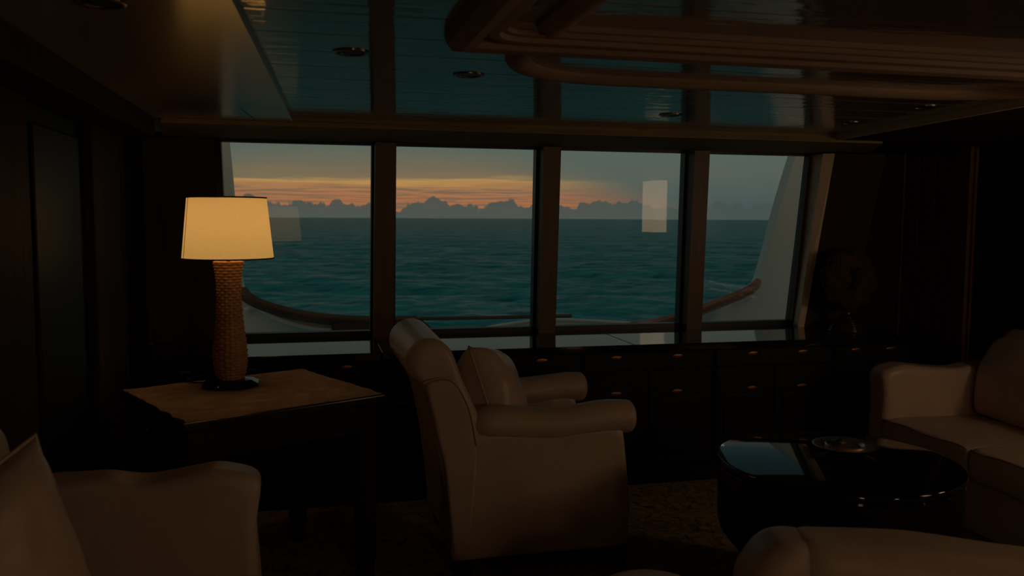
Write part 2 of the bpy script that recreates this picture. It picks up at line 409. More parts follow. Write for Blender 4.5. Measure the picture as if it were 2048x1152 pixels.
# cream jamb on the right
structure(put('trim_1', hexa([(2.930, 4.66, .79), (2.970, 4.655, .79), (2.999, 4.84, .79), (2.982, 4.84, .79),
                    (3.044, 4.63, 1.852), (3.102, 4.595, 1.852), (3.085, 4.84, 1.852), (3.066, 4.84, 1.852)]), cream), 'cream painted slanting jamb at the right end of the window')
# wooden soffit between the ceiling tray and the window
bmh = structure(put('trim_2', hexa([(-.63, 4.06, ZS), (3.03, 4.06, ZS), (3.50, 4.86, ZS), (-.745, 4.86, ZS), (-.63, 4.06, ZT+.01), (3.03, 4.06, ZT+.01), (3.50, 4.86, ZT+.01), (-.745, 4.86, ZT+.01)]), beam_wood), 'broad brown wooden soffit over the whole window')
put('bead', box(-.62, 3.02, 4.050, 4.06, ZS+.010, ZS+.020, .003), beam_wood, bmh)
# posts (mullions)
def post(n, x0, x1, lab):
    p = structure(put('trim_%d' % n, hexa([(x0-.018, 4.70, .79), (x1-.018, 4.70, .79), (x1-.018, 4.78, .79), (x0-.018, 4.78, .79),
                                           (x0, 4.68, 1.855), (x1, 4.68, 1.855), (x1, 4.78, 1.855), (x0, 4.78, 1.855)]), frame_wood), lab)
    return p
post(3, .357, .468, 'brown wooden window post nearest the lamp')
post(4, 1.300, 1.402, 'brown wooden middle window post')
post(5, 2.225, 2.322, 'brown wooden window post nearest the coral ornament')
# four windows: black frame and pane
def window(n, xa, xb, la, lb, lab, yaw=0.0):
    """xa, xb at the top; la, lb shift at the bottom"""
    zt, zb, y0, y1, w = 1.87, .79, 4.785, 4.85, .028
    root = thing('window_%d' % n, lab, None, ((xa+xb)/2, 4.8, zb), kind='structure')
    ox, oy, oz = (xa+xb)/2, 4.8, zb
    def q(a0, a1, b0, b1, z0, z1, name, m, ya=y0, yb=y1):
        put(name, hexa([(b0-ox, ya-oy, z0-oz), (b1-ox, ya-oy, z0-oz), (b1-ox, yb-oy, z0-oz), (b0-ox, yb-oy, z0-oz),
                        (a0-ox, ya-oy, z1-oz), (a1-ox, ya-oy, z1-oz), (a1-ox, yb-oy, z1-oz), (a0-ox, yb-oy, z1-oz)]), m, root)
    q(xa, xa+w, xa+la, xa+la+w, zb, zt, 'frame_stile', black_frame)
    q(xb-w, xb, xb+lb-w, xb+lb, zb, zt, 'frame_stile', black_frame)
    q(xa+la, xb+lb, xa+la, xb+lb, zb, zb+.028, 'frame_sill', black_frame)
    q(xa, xb, xa, xb, zt-.02, zt, 'frame_head', black_frame)
    q(xa+w*.5, xb-w*.5, xa+la+w*.5, xb+lb-w*.5, zb+.01, zt-.01, 'pane', glass, 4.815, 4.821)
    root.children[-1].rotation_euler = (0, 0, yaw)      # pane turned, where set, to shift the lamp's reflection
    return root
window(1, -.475, .372, .03, -.016, 'window pane behind the lit lamp, leftmost of four', math.radians(-2.1))
window(2, .452, 1.312, -.014, -.016, 'window pane behind the armchair, second from the lamp')
window(3, 1.388, 2.240, -.016, -.018, 'window pane third from the lamp, before the last post')
window(4, 2.310, 3.085, -.018, -.10, 'rightmost window pane beside the cream jamb')
# thin brown trim on the right frame
structure(put('trim_6', hexa([(2.952, 4.765, .79), (2.972, 4.765, .79), (2.972, 4.785, .79), (2.952, 4.785, .79),
                    (3.037, 4.765, 1.855), (3.057, 4.765, 1.855), (3.057, 4.785, 1.855), (3.037, 4.785, 1.855)]), frame_wood), 'thin brown wooden bead on the right window frame')

# ceiling: low side ceilings and a raised tray of lacquered planks
TYF = 4.06
ce = structure(put('ceiling', box(XL-.1, XR+.1, YB-.1, YW+.05, ZT+.012, ZT+.1), dark_wood), 'low lacquered ceiling with a raised planked tray')
def slab4(name, m, a, b, c, d, z0, z1):
    put(name, hexa([(*a, z0), (*b, z0), (*c, z0), (*d, z0), (*a, z1), (*b, z1), (*c, z1), (*d, z1)]), m, ce)
LX = lambda y: -.075 - .037*(3.95 - y)      # left tray edge
RX = lambda y: 2.76 - .113*(4.06 - y)       # right tray edge
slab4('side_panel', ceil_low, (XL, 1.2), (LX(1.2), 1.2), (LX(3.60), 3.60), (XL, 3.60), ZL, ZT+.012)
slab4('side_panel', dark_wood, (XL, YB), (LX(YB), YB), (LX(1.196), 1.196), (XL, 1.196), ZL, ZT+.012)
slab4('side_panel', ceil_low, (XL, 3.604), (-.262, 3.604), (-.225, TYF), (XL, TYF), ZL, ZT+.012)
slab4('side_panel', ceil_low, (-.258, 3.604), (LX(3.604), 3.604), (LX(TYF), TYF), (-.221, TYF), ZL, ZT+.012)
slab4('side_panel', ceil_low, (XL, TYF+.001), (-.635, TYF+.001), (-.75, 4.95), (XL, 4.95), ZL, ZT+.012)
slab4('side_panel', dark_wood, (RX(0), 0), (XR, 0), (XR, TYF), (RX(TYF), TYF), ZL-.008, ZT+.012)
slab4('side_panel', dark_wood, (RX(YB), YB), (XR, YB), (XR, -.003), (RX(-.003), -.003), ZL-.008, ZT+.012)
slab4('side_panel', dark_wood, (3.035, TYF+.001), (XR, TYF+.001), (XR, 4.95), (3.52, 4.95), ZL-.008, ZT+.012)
slab4('tray_edge', cream, (RX(YB)-.012, YB), (RX(YB), YB), (RX(TYF), TYF), (RX(TYF)-.012, TYF), ZL-.010, ZT)
slab4('tray_edge', ceil_low, (LX(YB), YB), (LX(YB)+.010, YB), (LX(TYF)+.010, TYF), (LX(TYF), TYF), ZL-.002, ZT)
y = TYF; k = 0
while y > YB:
    y2 = max(y - .232, YB)
    slab4('plank', ceil_high, (LX(y2)-.02, y2+.003), (RX(y2)+.02, y2+.003), (RX(y)+.02, y-.003), (LX(y)-.02, y-.003), ZT-.001, ZT+.011)
    y = y2; k += 1
# boxed cornice along the left wall
structure(put('trim_9', box(XL, -.655, YB, TYF, 1.80, ZL-.0005, .006), dark_wood), 'dark boxed cornice along the left wall under the ceiling')
# mouldings on the tray
def sweep(path, prof, closed=True):
    n = len(path); rings = []
    for i in range(n):
        a = path[i-1] if (closed or i) else path[i]; c = path[(i+1) % n] if (closed or i < n-1) else path[i]
        d = (c - a).normalized(); s = Vector((d.y, -d.x))
        rings.append([(path[i].x + s.x*o, path[i].y + s.y*o, z) for o, z in prof])
    bm = bmesh.new(); R = [[bm.verts.new(p) for p in r] for r in rings]; m = len(prof)
    for i in range(n if closed else n-1):
        A, B = R[i], R[(i+1) % n]
        for j in range(m): bm.faces.new((A[j], A[(j+1) % m], B[(j+1) % m], B[j]))
    return bm
def rrect(x0, x1, y0, y1, r, n=10):
    return rpoly([(x0, y0, r), (x1, y0, r), (x1, y1, r), (x0, y1, r)], n)
zc = ZT
prof_a = [(o*.45, zc + (z-zc)*.80) for o, z in [(-.14, zc), (-.14, zc-.018), (-.115, zc-.020), (-.105, zc-.034), (-.07, zc-.036), (-.06, zc-.05), (-.02, zc-.053), (-.012, zc-.066), (.05, zc-.072), (.09, zc-.066), (.115, zc-.045), (.13, zc-.02), (.13, zc)]]
def mitre(x0, x1, y0, y1, prof):
    rings = []
    for cx_, cy_, sx_, sy_ in ((x0, y0, -1, -1), (x1, y0, 1, -1), (x1, y1, 1, 1), (x0, y1, -1, 1)):
        rings.append([(cx_ + sx_*o, cy_ + sy_*o, z) for o, z in prof])
    bm = bmesh.new(); R = [[bm.verts.new(p) for p in r] for r in rings]; m = len(prof)
    for i in range(4):
        A, B = R[i], R[(i+1) % 4]
        for j in range(m): bm.faces.new((A[j], A[(j+1) % m], B[(j+1) % m], B[j]))
    return bm
ta = structure(put('trim_7', mitre(.385, 2.32, .2, 2.03, [(o, z) for o, z in prof_a if o >= -.0095] + [(-.009, zc)]), moulding), 'stepped brown wooden frame moulding under the glossy ceiling')
put('inner_moulding', sweep(rrect(.400, 2.305, .215, 2.015, .13, 12), [(o*.9, z) for o, z in prof_a if o <= -.0055] + [(.0, zc-.042), (.0, zc)]), moulding, ta, smooth=True)
prof_b = [(-.036, zc), (-.036, zc-.011), (-.024, zc-.024), (0, zc-.029), (.024, zc-.024), (.036, zc-.011), (.036, zc)]
structure(put('trim_8', sweep(rrect(.56, 2.50, .1, 2.63, .42, 16), prof_b), moulding, smooth=True), 'slim rounded brown moulding running round the ceiling frame')
# skirting
structure(put('baseboard_left', box(XL+.024, XL+.036, YB, 4.1, 0, .1, .003), dark_wood), 'dark wooden skirting along the left wall')

# downlights (unlit)
dl_me = None
DL = [((.12, 2.42, ZT-.001), 'unlit round ceiling light above the lamp side of the tray'), ((.50, 2.70, ZT-.001), 'unlit round ceiling light at the corner of the moulding'),
      ((1.54, 3.49, ZT-.001), 'unlit round ceiling light close to the third window'), ((2.46, 3.54, ZT-.001), 'unlit round ceiling light in the tray corner near the coral'),
      ((2.40, 2.97, ZT-.001), 'unlit round ceiling light beside the pale tray edge'), ((-.406, 1.915, ZL-.001), 'unlit round ceiling light on the low side ceiling')]
ring_me = base_me = None
for loc, lab in DL:
    r = thing('ceiling_light', lab, 'ceiling light', loc, group='unlit ceiling lights')
    if ring_me is None:
        a = put('ring', lathe([(.040, 0), (.050, -.001), (.050, -.003), (.044, -.005), (.038, -.003), (.038, 0)], 40), chrome, r, smooth=True); ring_me = a.data
        b_ = put('lens', lathe([(.001, -.0015), (.037, -.0015), (.037, -.0005), (.001, -.0005)], 40), black_frame, r, smooth=True); base_me = b_.data
    else:
        put('ring', ring_me, None, r); put('lens', base_me, None, r)

# ------------------------------------------------------------------ outside: hull, rails, sea
hp = catmull([(4.3, 0, 2.9), (4.02, 0, 2.45), (3.83, 0, 1.97), (3.68, 0, 1.47), (3.60, 0, 1.15), (3.52, 0, .92), (3.38, 0, .82), (3.1, 0, .715), (2.8, 0, .62), (2.45, 0, .63), (2.1, 0, .665), (1.78, 0, .675), (1.45, 0, .65), (1.15, 0, .60),
              (.9, 0, .56), (.70, 0, .60), (.55, 0, .66), (.3, 0, .67), (.1, 0, .69), (-.12, 0, .735), (-.30, 0, .81), (-.40, 0, .88), (-.455, 0, .98), (-.475, 0, 1.2), (-.50, 0, 1.57), (-.53, 0, 1.97), (-.58, 0, 2.45), (-.7, 0, 2.9)], 5)
bm = bmesh.new(); y0, y1 = 6.2, 6.32
rings = []
low = [Vector((p.x + (.0 if abs(p.x - 1.5) < 3 else 0), 0, -2.0)) for p in hp]
# plate to the left and right of the opening and below it: strip from the edge outward
outp = []
for p in hp:
    d = Vector((p.x - 1.6, 0, p.z - 1.9)); d.normalize()
    outp.append(Vector((1.6 + d.x*5.2, 0, 1.9 + d.z*5.2)) if d.length else p)
for pl_, yy in ((hp, y0), (hp, y1), (outp, y1), (outp, y0)):
    rings.append([bm.verts.new((p.x, yy, p.z)) for p in pl_])
for i in range(4):
    A, B = rings[i], rings[(i+1) % 4]
    for j in range(len(A)-1): bm.faces.new((A[j], A[j+1], B[j+1], B[j]))
for j in (0, -1): bm.faces.new([rings[i][j] for i in range(4)])
bmesh.ops.recalc_face_normals(bm, faces=bm.faces)
ee = [e for e in bm.edges if all(abs(v.co.y-y0) < 1e-4 for v in e.verts) and e.verts[0] in rings[0] and e.verts[1] in rings[0]]
hull = tag(put('ship_bulwark', bm, hull_white, smooth=True), 'white painted ship side with a curved opening outside the window', 'ship hull')
lip = catmull([(2.55, 6.17, .605), (2.8, 6.17, .635), (3.1, 6.17, .725), (3.3, 6.17, .795), (3.42, 6.17, .835), (3.47, 6.18, .83)], 6)
put('lip', tube(lip, .022, 10), hull_white, hull, smooth=True)
lip2 = catmull([(-.44, 6.17, .80), (-.36, 6.17, .825), (-.22, 6.17, .74), (.0, 6.17, .665), (.2, 6.17, .64)], 6)
put('lip', tube(lip2, .020, 10), hull_white, hull, smooth=True)
put('coaming', tube(catmull([(1.05, 6.16, .60), (1.3, 6.15, .635), (1.6, 6.15, .675), (1.85, 6.15, .682), (2.1, 6.15, .668), (2.5, 6.15, .635), (2.75, 6.15, .60)], 6), .016, 10), hull_white, hull, smooth=True)
r1 = catmull([(2.35, 6.16, .615), (2.6, 6.16, .635), (2.9, 6.16, .70), (3.15, 6.16, .785), (3.35, 6.16, .855), (3.46, 6.17, .905), (3.535, 6.22, .95)], 6)
tag(put('handrail', tube(r1, lambda s: .042 - .012*max(0, s-.85)/.15, 12), rail_wood, hull, smooth=True), 'varnished reddish teak handrail')
r2 = catmull([(-.455, 6.2, .935), (-.41, 6.16, .885), (-.28, 6.16, .82), (-.05, 6.16, .757), (.2, 6.16, .72), (.45, 6.16, .705), (.76, 6.16, .700)], 6)
tag(put('handrail', tube(r2, .040, 12), rail_dark, hull, smooth=True), 'dark weathered teak handrail')
tag(put('rail_block', hexa([(.15, 6.12, .58), (.92, 6.12, .60), (.92, 6.2, .60), (.15, 6.2, .58), (.15, 6.12, .70), (.78, 6.12, .725), (.78, 6.2, .725), (.15, 6.2, .70)]), rail_dark, hull), 'dark brown wooden rail end block')
tag(put('guard_rail', tube([(.7, 6.35, .695), (1.3, 6.35, .69), (2.0, 6.35, .69)], .014, 8), rail_dark, hull, smooth=True), 'thin dark guard rail')

# sea surface: polar grid in front of the ship, finer near it
SEA_Z = -7.5
NR, NA = 560, 400
vs, fs = [], []
rads = [26 * (6000/26) ** ((i/(NR-1))**1.0) for i in range(NR)]
ws = []
rnd = random.Random(3)
for k in range(26):
    lam = 2.2 * (1.22 ** k) if k < 14 else 30 * rnd.uniform(.5, 1.6)
    lam = min(lam, 48); ang = rnd.gauss(1.25, .5); ws.append((2*PI/lam*math.cos(ang), 2*PI/lam*math.sin(ang), (.016*lam**.8 if lam < 12 else .05) * rnd.uniform(.6, 1.2), rnd.uniform(0, 6.28), lam))
for i, r in enumerate(rads):
    dr = r * (math.log(6000/26)/(NR-1))
    for j in range(NA):
        a = math.radians(-32 + 100*j/(NA-1)); x, yv = r*math.sin(a), r*math.cos(a); z = 0
        for kx, ky, am, ph, lam in ws:
            if lam < 2.5*dr: continue
            s = math.sin(kx*x + ky*yv + ph); z += am * (s + .25*math.cos(2*(kx*x + ky*yv + ph)))
        vs.append((x, yv, SEA_Z + z * 1.0))
for i in range(NR-1):
    for j in range(NA-1):
        p = i*NA + j; fs.append((p, p+1, p+NA+1, p+NA))
me = bpy.data.meshes.new('sea'); me.from_pydata(vs, [], fs)
# flat far ring out to the horizon, all round
bmx = bmesh.new(); bmx.from_mesh(me)
A = [bmx.verts.new((5900*math.sin(2*PI*k/96), 5900*math.cos(2*PI*k/96), SEA_Z-.4)) for k in range(96)]
B = [bmx.verts.new((45000*math.sin(2*PI*k/96), 45000*math.cos(2*PI*k/96), SEA_Z-.4)) for k in range(96)]
C = [bmx.verts.new((20*math.sin(2*PI*k/96), 20*math.cos(2*PI*k/96), SEA_Z-1.6)) for k in range(96)]
for k in range(96):
    j = (k+1) % 96; bmx.faces.new((A[k], A[j], B[j], B[k])); bmx.faces.new((C[k], C[j], A[j], A[k]))
bmx.to_mesh(me); bmx.free()
tag(put('sea', me, sea_m, smooth='all'), 'dark teal open sea with small waves beyond the window', 'sea', kind='stuff')

# ------------------------------------------------------------------ cabinets and counter under the window
CF = 4.22
pull_me = None
def make_pull(parent, x, z, oy):
    global pull_me
    if pull_me is None:
        bm = lathe([(.001, .0), (.034, .0), (.034, .002), (.030, .005), (.001, .0065)], 24)
        for v in bm.verts: v.co = Vector((v.co.x, -v.co.z, v.co.y*.32))
        o = put('pull', bm, brass, parent, smooth=True); pull_me = o.data
    else: o = put('pull', pull_me, None, parent)
    o.location = (x, oy, z)
def cabinet(x0, x1, pulls, lab):
    cx = (x0+x1)/2; hw = (x1-x0)/2 - .001
    r = thing('sideboard_cabinet', lab, 'cabinet', (cx, 4.5, 0), group='cabinets under the window counter')
    put('body', box(-hw, hw, CF+.02-4.5, .35, .10, .752, .003), cab_wood, r)
    put('plinth', box(-hw, hw, CF+.05-4.5, .33, 0, .10), cab_wood, r)
    dr = put('drawer', box(-hw+.012, hw-.012, CF-4.5, CF+.02-4.5, .645, .745, .005), cab_wood, r)
    for px in pulls: make_pull(dr, px-cx, .715, CF-4.5)
    for s, px in ((-1, pulls[0]), (1, pulls[1])):
        a, b2 = (-hw+.012, -.003) if s < 0 else (.003, hw-.012)
        d = put('door', box(a, b2, CF-4.5, CF+.02-4.5, .125, .635, .005), cab_wood, r)
        put('door_panel', box(a+.05, b2-.05, CF-.007-4.5, CF-4.5, .19, .49, .005), cab_wood, d)
        make_pull(d, px-cx, .522, CF-4.5)
cabinet(-.80, -.06, (-.58, -.28), 'black-brown cabinet in the corner behind the lamp table')
cabinet(-.06, .69, (.176, .452), 'black-brown cabinet under the counter between lamp table and armchair')
cabinet(.69, 1.39, (.90, 1.168), 'black-brown cabinet hidden mostly behind the armchair')
cabinet(1.39, 2.15, (1.58, 1.932), 'black-brown cabinet under the counter right of the armchair')
cabinet(2.15, 2.89, (2.381, 2.69), 'black-brown cabinet under the counter behind the round table')
cabinet(2.89, 3.40, (3.03, 3.26), 'black-brown cabinet under the coral ornament, last of the row')
ct = thing('counter_top', 'long dark glossy counter top under the window reflecting the sky', 'counter', (1.3, 4.5, .752))
for x0, x1 in ((-.80, .337), (.343, 1.657), (1.663, 2.977), (2.983, 3.41)):
    put('slab', box(x0-1.3, x1-1.3, 4.165-4.5, 4.855-4.5, .0, .038, .003), counter_gloss, ct)

# ------------------------------------------------------------------ table lamp
def wick(r, z, k):
    stake = 18
    ph = math.floor(z / .0116)
    s = math.sin(PI * (z / .0116)); wv = math.cos(stake * 2*PI*k/WSEG/2 + PI * (ph % 2))
    return r + .0042 * abs(s) * (0.85 + .45*wv) + .0010*math.cos(stake*PI*2*k/WSEG)
WSEG = 156
def table_lamp(loc, label, shade_material, watts, fill_parent=None, rz=0.0):
    r = thing('table_lamp', label, 'lamp', loc, rz, group='wicker table lamps')
    H = .0
    # octagonal black base with a raised step
    bm = bmesh.new()
    def octo(rad, z): return [Vector((rad*math.cos(PI/8 + k*PI/4), rad*math.sin(PI/8 + k*PI/4), z)) for k in range(8)]
    loft([octo(.112, 0), octo(.116, .004), octo(.116, .012), octo(.088, .026), octo(.06, .030)], bm=bm)
    put('base', bm, gloss_black, r)
    prof = catmull([(.050, 0, .03), (.058, 0, .06), (.064, 0, .105), (.063, 0, .15), (.056, 0, .21), (.049, 0, .28), (.045, 0, .35), (.045, 0, .41), (.049, 0, .455), (.054, 0, .490), (.056, 0, .497)], 22)
    pr = [(p.x, p.z) for p in prof]; pr.append((.050, .502)); pr.append((.035, .498)); pr.append((.002, .496))
    put('wicker_body', lathe(pr, WSEG, rfun=lambda a, z, k: wick(a, z, k) if a > .044 and z < .497 else a), wicker, r, smooth='all')
    # braided rim on top of the basket
    rim = bmesh.new()
    for k in range(28):
        a = 2*PI*k/28; bmesh.ops.create_uvsphere(rim, u_segments=8, v_segments=6, radius=.0068, matrix=Matrix.Translation((.0535*math.cos(a), .0535*math.sin(a), .499)) @ Matrix.Rotation(a, 4, 'Z') @ Matrix.Diagonal((1, 1.3, .8, 1)))
    put('braided_rim', rim, wicker, r, smooth=True)
    put('stem', lathe([(.008, .496), (.008, .56), (.014, .565), (.014, .60), (.006, .602)], 16), brass, r, smooth=True)
    z0, z1, r0, r1 = .516, .757, .176, .152
    bm = lathe([(r0, z0), (r1, z1), (r1-.0016, z1), (r0-.0016, z0), (r0, z0)][:4], 96)
    bm.free()
    bm = bmesh.new(); rings = []
    for (ra, z) in [(r0 + (r1-r0)*i/12, z0 + (z1-z0)*i/12) for i in range(13)]:
        rings.append([bm.verts.new((ra*math.cos(2*PI*k/96), ra*math.sin(2*PI*k/96), z)) for k in range(96)])
    for a, c in zip(rings, rings[1:]):
        for k in range(96): bm.faces.new((a[k], a[(k+1) % 96], c[(k+1) % 96], c[k]))
    sh = put('shade', bm, shade_material, r, smooth='all')
    for rr, zz in ((r0, z0), (r1, z1)):
        ring = [(rr+.0012, zz-.0028), (rr+.0016, zz+.0028), (rr-.0016, zz+.0028), (rr-.0016, zz-.0028)]
        bm = bmesh.new(); R = [[bm.verts.new((a*math.cos(2*PI*k/96), a*math.sin(2*PI*k/96), z)) for k in range(96)] for a, z in ring]
        for i in range(4):
            for k in range(96): bm.faces.new((R[i][k], R[i][(k+1) % 96], R[(i+1) % 4][(k+1) % 96], R[(i+1) % 4][k]))
        put('binding', bm, trim_brown, sh, smooth=True)
    a = math.radians(-154.5)
    bm = bmesh.new(); q = []
    for rr, zz in ((r0, z0), (r1, z1)):
        for da in (-.006, .006):
            for dr in (.0004, .0016): q.append(((rr+dr)*math.cos(a+da), (rr+dr)*math.sin(a+da), zz))
    hexa([q[0], q[1], q[3], q[2], q[4], q[5], q[7], q[6]], bm)
    put('seam', bm, trim_brown, sh)
    # spider: three spokes carrying the shade, and an unseen opaque disc added to block upward light
    sp = bmesh.new()
    for k in range(3):
        an = 2*PI*k/3 + .3; tube([(0, 0, .735), (.15*math.cos(an), .15*math.sin(an), .745)], .0022, 6, bm=sp)
    tube([(0, 0, .60), (0, 0, .738)], .003, 6, bm=sp)
    put('shade_spider', sp, brass, r)
    put('light_block_disc', lathe([(.002, z1-.006), (r1-.004, z1-.006), (r1-.004, z1-.003), (.002, z1-.003)], 64), trim_brown, sh, smooth=True)
    put('bulb', lathe([(.002, .600), (.014, .602), (.016, .62), (.028, .645), (.030, .665), (.022, .688), (.002, .695)], 20), bulb_m, r, smooth=True)
    ld = bpy.data.lights.new('lamp_bulb_light', 'POINT'); ld.energy = watts; ld.color = (1, .52, .19); ld.shadow_soft_size = .035
    lo = bpy.data.objects.new('lamp_bulb_light', ld); COL.objects.link(lo); lo.parent = r; lo.location = (0, 0, .66)
    return r
TZ = .764
lamp1 = table_lamp((-.315, 3.575, TZ+.006), 'lit table lamp with woven wicker column and cream drum shade on the cloth', shade_lin, 3.5)
cordp = catmull([(-.42, 3.62, TZ+.012), (-.47, 3.64, TZ+.011), (-.50, 3.70, TZ+.011), (-.47, 3.76, TZ+.011), (-.44, 3.80, TZ+.010)], 6)
lc = tag(put('cord', tube([p - Vector((-.315, 3.575, TZ+.006)) for p in cordp], .0035, 8), cord_m, lamp1, smooth=True), 'thin black cord')

# ------------------------------------------------------------------ lamp table
tcx, tcy = -.226, 3.443
rzT = math.atan2(3.314-2.964, .311+.382)
tb = thing('side_table', 'square dark wooden side table carrying the wicker lamp', 'table', (tcx, tcy, 0), rzT)
hw, hd_ = .392, .358
def tl(x, y):   # room -> table frame
    dx, dy = x-tcx, y-tcy; return (dx*math.cos(-rzT)-dy*math.sin(-rzT), dx*math.sin(-rzT)+dy*math.cos(-rzT))
put('table_top', box(-hw, hw, -hd_, hd_, TZ-.034, TZ, .006, 3), table_wood, tb)
for a0, a1, b0, b1 in ((-hw+.03, hw-.03, -hd_+.03, -hd_+.05), (-hw+.03, hw-.03, hd_-.05, hd_-.03), (-hw+.03, -hw+.05, -hd_+.05, hd_-.05), (hw-.05, hw-.03, -hd_+.05, hd_-.05)):
    put('apron', box(a0, a1, b0, b1, TZ-.145, TZ-.034, .003), table_wood, tb)
dw = put('drawer', box(-hw+.016, -hw+.03, -.26, .26, TZ-.13, TZ-.045, .004), table_wood, tb)
kn = lathe([(.004, 0), (.005, .012), (.011, .018), (.011, .024), (.004, .028)], 16)
for v in kn.verts: v.co = Vector((-v.co.z, v.co.x, v.co.y))
k_ = put('knob', kn, brass, dw, smooth=True); k_.location = (-hw+.016, .02, TZ-.088)
for sx_ in (-1, 1):
    for sy_ in (-1, 1):
        x, y = sx_*(hw-.062), sy_*(hd_-.062)
        rings = []
        for z, h in ((0, .030), (.06, .024), (.10, .029), (.45, .034), (TZ-.145, .036), (TZ-.034, .036)):
            rings.append([(x-h, y-h, z), (x+h, y-h, z), (x+h, y+h, z), (x-h, y+h, z)])
        put('leg', loft(rings), table_wood, tb)
# rough cloth on top
bm = bmesh.new(); n1, n2 = 46, 42; G = []
for i in range(n1+1):
    row = []
    for j in range(n2+1):
        u, v = i/n1*2-1, j/n2*2-1
        ex = .012*noise.noise((v*5, 3, 0)) + .004*noise.noise((v*21, 8, 0)); ey = .012*noise.noise((u*5, 9, 0)) + .004*noise.noise((u*21, 1, 0))
        x = u*(hw-.012+ex); y = v*(hd_-.012+ey); z = TZ + .003 + .0025*noise.noise((x*9, y*9, 0)) + .0012*noise.noise((x*40, y*40, 2))
        row.append((x, y, z))
    G.append(row)
top_ = [[bm.verts.new(p) for p in r] for r in G]; bot = [[bm.verts.new((p[0], p[1], TZ+.0003)) for p in r] for r in G]
for i in range(n1):
    for j in range(n2):
        bm.faces.new((top_[i][j], top_[i+1][j], top_[i+1][j+1], top_[i][j+1])); bm.faces.new((bot[i][j], bot[i][j+1], bot[i+1][j+1], bot[i+1][j]))
for i in range(n1):
    for j in (0, n2): bm.faces.new((top_[i][j], bot[i][j], bot[i+1][j], top_[i+1][j]))
for j in range(n2):
    for i in (0, n1): bm.faces.new((top_[i][j], top_[i][j+1], bot[i][j+1], bot[i][j]))
tag(put('table_cloth', bm, cloth, None, (tcx, tcy, 0), rzT, smooth=True), 'rough tan woven cloth covering the lamp table', 'cloth')

# ------------------------------------------------------------------ upholstery
def pillow(name, label, size, thick, loc, rot, seed=0, group=None, corner=.06):
    n = 34; bm = bmesh.new()
    def pt(i, j, s):
        u, v = i/n*2-1, j/n*2-1
        e = max(0.0, (1-u**4)*(1-v**4))
        t_ = thick/2 * e**.55
        sh = 1 - corner*(1-v*v)*(1 if True else 0)
        x = u*size/2*(1 - corner*(1-v*v)); z = v*size/2*(1 - corner*(1-u*u))
        p = Vector((x, 0, z)); w = noise.noise(Vector((x*7+seed, z*7, s*3)))*.016 + noise.noise(Vector((x*17+seed, z*17, s)))*.005
        return Vector((x, s*(t_ + w*min(1, e*2)), z))
    vt = {}
    for s in (-1, 1):
        for i in range(n+1):
            for j in range(n+1):
                edge = i in (0, n) or j in (0, n)
                key = (i, j, 0 if edge else s)
                if key not in vt: vt[key] = bm.verts.new(pt(i, j, s) if not edge else (lambda p: Vector((p.x, 0, p.z)))(pt(i, j, 1)))
    for s in (-1, 1):
        for i in range(n):
            for j in range(n):
                q = [vt[(a, c, 0 if (a in (0, n) or c in (0, n)) else s)] for a, c in ((i, j), (i+1, j), (i+1, j+1), (i, j+1))]
                bm.faces.new(q if s < 0 else q[::-1])
    root = thing(name, label, 'pillow', loc, 0, group); root.rotation_euler = rot
    c = put('cover', bm, leather, root, smooth='all')
    ed = [Vector((u*size/2*(1-corner*(1-v*v)), 0, v*size/2*(1-corner*(1-u*u)))) for u, v in
          [(a/10, -1) for a in range(-10, 10)] + [(1, a/10) for a in range(-10, 10)] + [(-a/10, 1) for a in range(-10, 10)] + [(-1, -a/10) for a in range(-10, 11)]]
    put('piping', tube(ed, .0045, 8), leather, c, smooth='all')
    return root
def arm_section(zt, zb, y_in, y_out, roll):
    """outline in (y, z): slab with a rolled top overhanging outward (towards y_out)"""
    s = 1 if y_out > y_in else -1
    cz = zt - roll; cy = y_out - s*(roll-.012)
    pts = [Vector((y_in, zb)), Vector((y_in, (zb+cz)/2))]
    pts.append(Vector((y_in, cz - roll*.2)))
    for k in range(0, 15):
        a = PI - k/14*(PI*1.33); pts.append(Vector((cy + s*roll*math.cos(a), cz + roll*math.sin(a))))
    pts.append(Vector((y_out - s*.035, cz - roll*1.05))); pts.append(Vector((y_out - s*.02, cz - roll*1.45)))
    for q in (.3, .6, 1): pts.append(Vector((y_out - s*.02, (cz-roll*1.45)*(1-q) + zb*q)))
    return pts

